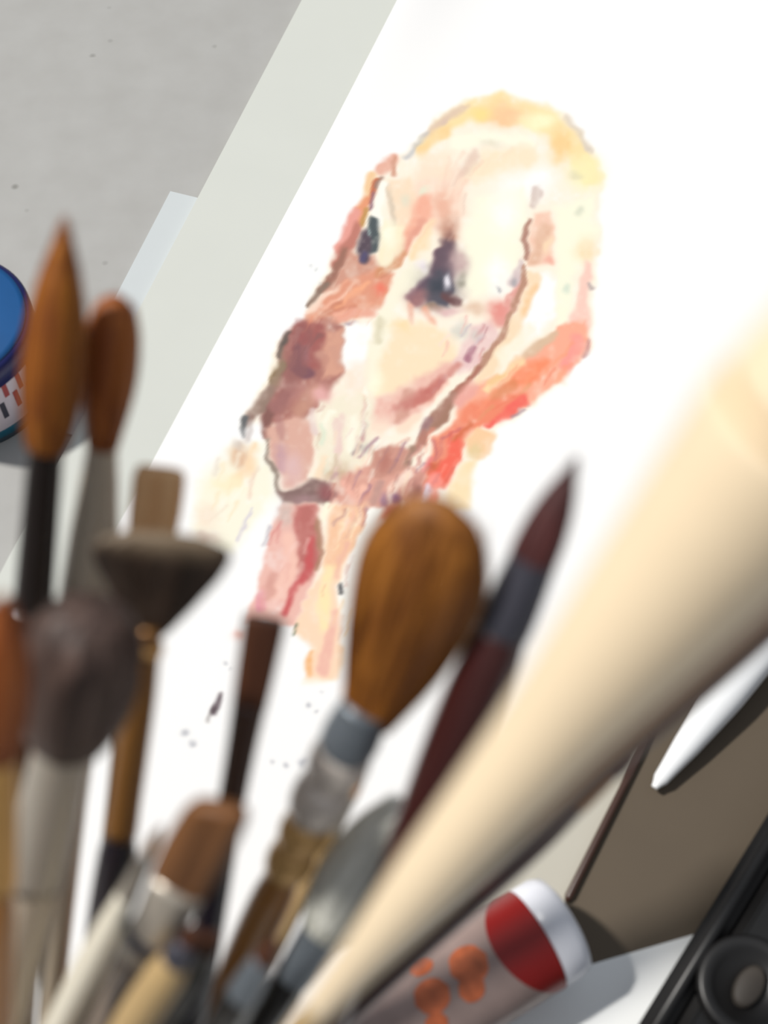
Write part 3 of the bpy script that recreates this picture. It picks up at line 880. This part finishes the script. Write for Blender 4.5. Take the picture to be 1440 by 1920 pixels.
# 9 large golden mop with beaded ferrule
b9 = Brush('filbert_brush', 'large golden brown filbert mop brush with silver and brass beaded ferrule', (868, 955), 0.2495, (472, 1760), 0.0150)
b9.part('bristles', H_mop, [(1345, 96), (1300, 132), (1240, 180), (1180, 216), (1120, 244), (1060, 246), (1010, 206), (975, 140), (958, 60)], flat=.5, ridge=.03, strand=260, n=40, seg=96, extra=lambda pr: [(z_, a_, b_, (.0012 - .0042 * ((z_ - pr[0][0]) / (pr[-1][0] - pr[0][0])) ** 1.5)) for z_, a_, b_ in pr])
b9.part('ferrule', M_steel, [(1400, 108), (1385, 112), (1360, 108), (1335, 98), (1322, 94)])
b9.part('core', M_brass, [(1650, 60), (1500, 66), (1390, 80)], n=10)
b9.part('bead', M_beadn, [(1464, 78), (1456, 98), (1444, 110), (1430, 116), (1416, 114), (1404, 104), (1396, 84)], n=30)
b9.part('bead', M_beadn, [(1535, 72), (1528, 92), (1514, 108), (1500, 114), (1484, 112), (1470, 102), (1461, 80)], n=30)
b9.part('bead', M_beadb, [(1586, 64), (1580, 84), (1570, 94), (1558, 98), (1546, 94), (1538, 84), (1533, 70)], n=30)
b9.part('bead', M_beadb, [(1640, 60), (1634, 78), (1624, 88), (1612, 92), (1600, 88), (1590, 78), (1584, 64)], n=30)
b9.handle(M_wood_gold, [(1636, 66), (1680, 78), (1740, 78), (1820, 68), (1920, 56)])
# 10 dark pointed maroon brush
b10 = Brush('round_brush', 'dark maroon pointed brush standing right of the large golden mop brush', (1082, 858), 0.2500, (800, 1510), -0.0534)
b10.part('bristles', H_maroon, [(1050, 90), (1010, 88), (960, 74), (920, 52), (885, 26), (866, 12), (856, 3)], ridge=.02, strand=50, n=30, seg=56)
b10.part('ferrule', M_darkmet, [(1180, 104), (1140, 104), (1090, 98), (1050, 92), (1038, 89)])
b10.handle(M_maroon, [(1176, 98), (1230, 112), (1320, 116), (1420, 108), (1520, 92), (1700, 66), (1920, 48)])
# 11 grey goat hair brush
b11 = Brush('mop_brush', 'soft pale grey goat hair brush half hidden behind the big wooden handle', (768, 1500), 0.2983, (570, 1800), -0.0328)
b11.part('bristles', H_goat, [(1740, 90), (1700, 130), (1650, 150), (1600, 142), (1550, 110), (1515, 64), (1502, 20)], ridge=.04, strand=160, n=30, seg=64)
b11.part('ferrule', M_steel, [(1830, 70), (1800, 76), (1760, 82), (1735, 90)])
b11.handle(M_black, [(1828, 62), (1860, 68), (1930, 64)])
# 11b thin tan brush next to bead ferrule
b12 = Brush('detail_brush', 'thin brush with a pale tan handle just right of the beaded ferrule', (690, 1430), 0.3149, (610, 1590), -0.0013)
b12.part('bristles', H_tan, [(1492, 22), (1470, 20), (1448, 12), (1432, 2)], strand=16, seg=24)
b12.part('ferrule', M_nickel, [(1560, 26), (1520, 25), (1488, 23)])
b12.handle(M_wood_tan, [(1558, 24), (1620, 28), (1750, 30), (1920, 28)])
# 13 cream, tan, black and grey handles crossing the bottom
b13 = Brush('detail_brush', 'cream lacquered brush handle running diagonally below the angled brown brush', (306, 1545), 0.2620, (126, 1900), -0.0059)
b13.part('bristles', H_tan, [(1600, 26), (1580, 24), (1560, 14), (1546, 2)], strand=16, seg=24)
b13.part('ferrule', M_nickel, [(1680, 40), (1640, 34), (1596, 28)])
b13.handle(M_wood_cream, [(1678, 42), (1740, 58), (1820, 66), (1920, 62)])
b14 = Brush('flat_brush', 'short tan wooden handled brush low between the cream and the black handles', (372, 1738), 0.2614, (262, 1900), -0.0230)
b14.part('bristles', H_dark, [(1770, 44), (1756, 42), (1742, 30), (1738, 10)], strand=20, seg=32, flat=.5)
b14.part('ferrule', M_darkmet, [(1796, 62), (1780, 56), (1768, 46)])
b14.handle(M_wood_tan, [(1795, 60), (1830, 78), (1940, 76)])
b15 = Brush('round_brush', 'glossy black handled brush at the bottom centre left', (408, 1745), 0.2679, (312, 1900), 0.0029)
b15.part('bristles', H_dark, [(1780, 40), (1765, 34), (1752, 18), (1745, 3)], strand=16, seg=32)
b15.part('ferrule', M_black, [(1812, 62), (1796, 52), (1776, 42)])
b15.handle(M_black, [(1811, 64), (1850, 72), (1930, 66)])
b16 = Brush('round_brush', 'black handled brush with blue-grey ferrule at the bottom centre', (520, 1760), 0.2618, (432, 1900), -0.0224)
b16.part('bristles', H_dark, [(1800, 46), (1785, 40), (1770, 22), (1760, 3)], strand=16, seg=32)
b16.part('ferrule', M_steel, [(1862, 64), (1830, 58), (1797, 48)])
b16.handle(M_black, [(1860, 62), (1890, 70), (1960, 64)])
# dark brush end behind the big handle
b17 = Brush('round_brush', 'dark red-brown brush whose tip pokes out below the big wooden handle', (1192, 1392), 0.3005, (920, 1650), -0.0255)
b17.part('bristles', H_maroon, [(1440, 50), (1425, 54), (1408, 46), (1396, 24), (1391, 6)], strand=30, seg=40)
b17.part('ferrule', M_copper, [(1500, 56), (1470, 54), (1436, 50)])
b17.handle(M_maroon, [(1498, 54), (1560, 62), (1650, 60), (1800, 46), (1920, 40)])

b18 = Brush('round_brush', 'long dark brown handled brush running just below the thick pale wooden tool handle', (1662, 968), 0.2449, (1126, 1438), 0.0079)
b18.part('bristles', H_dark, [(1040, 40), (1015, 44), (990, 34), (965, 16), (950, 3)], strand=30, seg=40)
b18.part('ferrule', M_darkmet, [(1100, 54), (1070, 50), (1036, 42)])
b18.handle(M_wood_dark, [(1098, 60), (1160, 74), (1260, 74), (1400, 60), (1600, 44), (1920, 32)])

# 12 the big pale handle
bh = Brush('wooden_tool', 'thick pale turned wooden tool handle crossing the right side, nearest the camera', (1560, 745), 0.1500, (800, 1650), -0.0343, cat='tool', group=None)
bh.part('handle', M_wood_pale, [(1900, 56), (1800, 84), (1720, 112), (1650, 134), (1500, 168), (1350, 208), (1200, 268), (1033, 328), (900, 376), (830, 400), (800, 404), (794, 392)], n=44, seg=72)
bh.part('groove', M_wood_tan, [(800, 372), (792, 366), (786, 362), (776, 358), (770, 364)], seg=72)
bh.part('grip_end', M_wood_pale, [(778, 376), (772, 388), (760, 392), (720, 386), (640, 372), (560, 350), (500, 300), (470, 220), (460, 60)], n=36, seg=72)
bh.part('tang', M_wood_tan, [(2100, 48), (1960, 50), (1890, 58)], n=30, extra=lambda pr: pr + [(0.003, .0028, .0028), (0, .002, .002)])

# ------------------------------------------------------------------ jar
JC = Vector((-0.100, -0.004, 0.0051))
JR, JH = 0.068, 0.075
for k_, a_ in bases.items():
    print('BASE', k_, [round(c, 4) for c in a_], 'r', round((Vector((a_.x, a_.y, 0)) - JC).length, 4))
pr = [(0, .001), (0, JR * .94), (.003, JR), (JH * .5, JR + .0015), (JH - .003, JR + .001), (JH, JR - .0005), (JH - .001, JR - .0035), (JH * .5, JR - .003), (.012, JR - .004), (.0085, JR - .010), (.008, .001)]
V = []; F = []
sg = 64
for z, r in pr:
    for i in range(sg):
        a = 2 * math.pi * i / sg
        V.append((r * math.cos(a), r * math.sin(a), z))
for k in range(len(pr) - 1):
    for i in range(sg):
        j = (i + 1) % sg
        F.append((k * sg + i, k * sg + j, (k + 1) * sg + j, (k + 1) * sg + i))
F.append(tuple(range(sg - 1, -1, -1))); F.append(tuple((len(pr) - 1) * sg + i for i in range(sg)))
jar = obj('brush_jar', V, F, M_ceramic)
jar.location = JC
tag(jar, 'grey stoneware jar holding the brushes, just below the picture', 'jar')

# ------------------------------------------------------------------ thin stick added as the dark line of the paper edge
def stick(name, label, p0, p1, r, mat, cat, z, ends=None):
    a = on_z(*p0, z + r); c = on_z(*p1, z + r)
    zc = (c - a).normalized(); L = (c - a).length
    q = zc.to_track_quat('Z', 'Y')
    root = empty(name, Matrix.Translation(a) @ q.to_matrix().to_4x4(), label, cat)
    V, F = lathe([(0, r * .5, r * .5), (.002, r, r), (L * .7, r * .95, r * .95), (L, r * .6, r * .6)], 20)
    obj('handle', V, F, mat, root)
    V, F = lathe([(L - .001, r * .72, r * .72), (L + .018, r * .66, r * .66)], 20)
    obj('ferrule', V, F, M_copper, root)
    V, F = lathe([(L + .016, r * .6, r * .6), (L + .026, r * .7, r * .7), (L + .036, r * .1, r * .1)], 20)
    obj('bristles', V, F, H_dark, root)
stick('detail_brush', 'thin dark brown brush added for the dark paper edge left of the taupe sheet', (1062, 1690), (1256, 1300), 0.0015, M_wood_dark, 'paintbrush', 0.0059)  # added stick, stands in for the dark paper edge
# white tapered pen lying on the taupe sheet
a_ = on_z(1228, 1474, 0.012); c_ = on_z(1470, 1160, 0.016)
dv = (c_ - a_); dv.z = 0; Lp = dv.length; dv.normalize()
zc = Vector((dv.x, dv.y, 0.085)).normalized()
q = zc.to_track_quat('Z', 'Y')
M_whitepl = mat_plain('glossy_white_plastic', (236, 238, 240), 0.3, noise=0.01, scale=40)
wp = empty('white_pen', Matrix.Translation((a_.x, a_.y, 0.0102)) @ q.to_matrix().to_4x4(), 'white tapered pen lying on the taupe sheet beside the big wooden handle, right side', 'pen')
V, F = lathe(smooth_prof([(0, .0012, .0012), (.004, .0028, .0028), (.02, .0050, .0050), (.045, .0074, .0074), (Lp + .02, .0088, .0088), (Lp + .075, .0088, .0088)], 36), 40)
obj('barrel', V, F, M_whitepl, wp)
V, F = lathe([(Lp + .074, .0092, .0092), (Lp + .078, .0096, .0096), (Lp + .098, .0092, .0092), (Lp + .101, .0075, .0075)], 40)
obj('end_cap', V, F, M_greyb, wp)

# ------------------------------------------------------------------ paint tube lying on its side
q0 = on_z(1042, 1738, 0.026); q1 = on_z(770, 1905, 0.026)
ax = (q1 - q0); ax.z = 0; ax.normalize()
RB = 0.0178
zc = ax; yc = Vector((0, 0, 1)); xc = yc.cross(zc)
mw = Matrix.Translation(Vector((q0.x, q0.y, 0.0068 + RB))) @ Matrix((xc, yc, zc)).transposed().to_4x4()
bt = empty('paint_bottle', mw, 'greyish pink paint bottle with white cap, red band and orange marks, lying bottom centre', 'bottle')
M_pink = mat_plain('greyish_pink_plastic', (150, 130, 124), 0.35, noise=0.12, scale=60)
M_red = mat_plain('red_print', (132, 8, 4), 0.4, noise=0.05, scale=80)
M_orange = mat_plain('orange_print', (188, 98, 58), 0.45, noise=0.2, scale=240)
M_cap = mat_plain('white_plastic', (222, 224, 232), 0.3, noise=0.01, scale=40)
V, F = lathe(smooth_prof([(.006, RB * .9, RB * .9), (.010, RB * .985, RB * .985), (.05, RB * .985, RB * .985), (.088, RB * .985, RB * .985), (.094, RB * .9, RB * .9), (.096, RB * .5, RB * .5)], 30), 56)
obj('body', V, F, M_pink, bt)
V, F = lathe([(-.004, RB * .80, RB * .80), (-.003, RB * .93, RB * .93), (0, RB, RB), (.007, RB * 1.0, RB * 1.0), (.0075, RB * .97, RB * .97)], 56)
obj('cap', V, F, M_cap, bt)
def band(name, mat, z0, z1, a0, a1, lens=False, wob=0):
    V = []; F = []
    n = 24; m = 8
    for k in range(m + 1):
        for i in range(n + 1):
            t = i / n; s_ = k / m
            if lens:
                hw = math.sqrt(max(0.0, 1 - (2 * s_ - 1) ** 2)) * .5 + .02
                a = (a0 + a1) / 2 + (a1 - a0) * (t - .5) * 2 * hw
            else:
                a = a0 + (a1 - a0) * t
            zz = z0 + (z1 - z0) * s_ + wob * math.sin(math.pi * t) * s_
            V.append((RB * .9985 * math.cos(a), RB * .9985 * math.sin(a), zz))
    for k in range(m):
        for i in range(n):
            F.append((k * (n + 1) + i, k * (n + 1) + i + 1, (k + 1) * (n + 1) + i + 1, (k + 1) * (n + 1) + i))
    return obj(name, V, F, mat, bt)
band('red_band', M_red, .0076, .0100, math.radians(0), math.radians(180), wob=.015)
for zz, a0, ln, wd in ((.034, 96, .013, 40), (.037, 74, .009, 26), (.049, 88, .012, 34), (.052, 62, .008, 22), (.047, 120, .008, 18)):
    band('orange_mark', M_orange, zz - ln / 2, zz + ln / 2, math.radians(a0 - wd / 2), math.radians(a0 + wd / 2), True)

# ------------------------------------------------------------------ black case lower right
c0 = on_z(1440, 1530, 0.022); c1 = on_z(1200, 1920, 0.022)
d = (c1 - c0); d.z = 0; d.normalize()
nr = Vector((-d.y, d.x, 0))
if nr.x < 0: nr = -nr
cw, cl = 0.11, 0.20
cc = c0 + d * (0.04) + nr * (cw / 2)
ang = math.atan2(d.y, d.x)
cs = empty('black_case', Matrix.Translation((cc.x, cc.y, 0.0064)) @ Matrix.Rotation(ang, 4, 'Z'), 'black plastic case with raised rim and round dial cut off at the lower right corner', 'case')
box('shell', cl, cw, 0.012, M_blackp, cs, bevel=0.004)
# raised rim as four rounded bars
for nm, sx, sy, px_, py_ in (('rim_bar', cl, 0.009, 0, cw / 2 - .0045), ('rim_bar', cl, 0.009, 0, -cw / 2 + .0045), ('rim_bar', .009, cw - .018, cl / 2 - .0045, 0), ('rim_bar', .009, cw - .018, -cl / 2 + .0045, 0)):
    o = box(nm, sx, sy, 0.006, M_blackp, cs, bevel=0.0028, z0=.0105)
    o.location = (px_, py_, 0)
pl = box('face_plate', cl - .026, cw - .026, 0.0025, M_blackd, cs, bevel=.001, z0=.0115)
dp = on_z(1402, 1852, 0.021)
inv = cs.matrix_world.inverted()
dl = inv @ dp
V, F = lathe([(.0135, .017, .017), (.0165, .017, .017), (.0175, .0155, .0155), (.0172, .0125, .0125), (.0150, .0115, .0115)], 48)
o = obj('dial_ring', V, F, M_blackp, cs); o.location = (dl.x, dl.y, 0)
V, F = lathe([(.0138, .0075, .0045), (.0172, .0075, .0045), (.018, .006, .0036)], 40)
o2 = obj('dial_button', V, F, M_greyb, cs); o2.location = (dl.x, dl.y, 0); o2['label'] = 'oval dark grey button'

# ------------------------------------------------------------------ blue paint jar at the left edge
M_blue = mat_plain('blue_print', (6, 88, 146), 0.35, noise=0.06, scale=60)
M_nvy = mat_plain('navy_plastic', (12, 20, 84), 0.35, noise=0.06, scale=60)
M_wband = mat_plain('white_print', (214, 204, 214), 0.4, noise=0.02, scale=60)
M_rprint = mat_plain('dull_red_print', (168, 70, 72), 0.4, noise=0.05, scale=60)
M_kprint = mat_plain('dark_grey_print', (60, 58, 74), 0.4, noise=0.05, scale=60)
M_slate = mat_plain('blue_lid', (8, 78, 136), 0.4, noise=0.05, scale=60)
M_teal = mat_plain('teal_print', (6, 92, 116), 0.4, noise=0.05, scale=60)
M_dslate = mat_plain('dark_slate_print', (52, 66, 78), 0.4, noise=0.05, scale=60)
RJ = 0.034; TOP = 0.046
rp_ = on_z(52, 600, TOP)
JX, JY = rp_.x - RJ, rp_.y
pj = empty('paint_jar', Matrix.Translation((JX, JY, 0)), 'round blue paint jar with a white lettered label band, cut off by the left side', 'jar')
def jz(v, u=8):
    r = ray(u, v)
    ox, oy = CAM.x - JX, CAM.y - JY
    a = r.x ** 2 + r.y ** 2; b_ = ox * r.x + oy * r.y; c = ox * ox + oy * oy - RJ * RJ
    disc = b_ * b_ - a * c
    t = (-b_ - math.sqrt(max(disc, 0))) / a
    return CAM.z + r.z * t
zs = [max(jz(v), lo_) for v, lo_ in ((694, .01), (806, .006), (836, .003))]
print('JARZ', [round(z, 4) for z in zs])
def ring(name, mat, z0, z1, r0=1.0, label=None):
    V, F = lathe([(z0, RJ * r0 * .995, RJ * r0 * .995), (z0 + .0002, RJ * r0, RJ * r0), (z1 - .0002, RJ * r0, RJ * r0), (z1, RJ * r0 * .995, RJ * r0 * .995)], 72)
    o = obj(name, V, F, mat, pj)
    for p_ in o.data.polygons: p_.use_smooth = len(p_.vertices) == 4
    return o
ring('body', M_dslate, 0, zs[2] + .0001, .99)
ring('teal_band', M_teal, zs[2], zs[1], .995)
ring('white_band', M_wband, zs[1] - .0001, zs[0], 1.0)
ring('blue_band', M_blue, zs[0] - .0001, TOP - .011, .995)
V, F = lathe([(TOP - .0115, RJ * 1.0, RJ * 1.0), (TOP - .011, RJ * 1.03, RJ * 1.03), (TOP - .001, RJ * 1.03, RJ * 1.03), (TOP, RJ * .98, RJ * .98)], 72)
obj('lid', V, F, M_nvy, pj)
V, F = lathe([(TOP - .0005, RJ * .97, RJ * .97), (TOP + .0008, RJ * .96, RJ * .96), (TOP + .0012, RJ * .9, RJ * .9)], 72)
obj('lid_top', V, F, M_slate, pj)
hb = zs[0] - zs[1]
for i, (dg, f0, h_) in enumerate(((-46, .55, .3), (-40, .25, .3), (-34, .5, .36), (-28, .2, .3), (-22, .5, .3), (-15, .3, .4), (-52, .2, .3), (-8, .5, .3), (-58, .5, .3), (-64, .3, .3))):
    V = []; F = []
    for k in range(2):
        for q in range(4):
            a = math.radians(dg + q * 1.3)
            V.append((RJ * 1.004 * math.cos(a), RJ * 1.004 * math.sin(a), zs[1] + hb * (f0 + h_ * k)))
    for q in range(3): F.append((q, q + 1, q + 5, q + 4))
    obj('lettering', V, F, M_kprint if i == 6 or i == 8 else M_rprint, pj)

print('scene done')
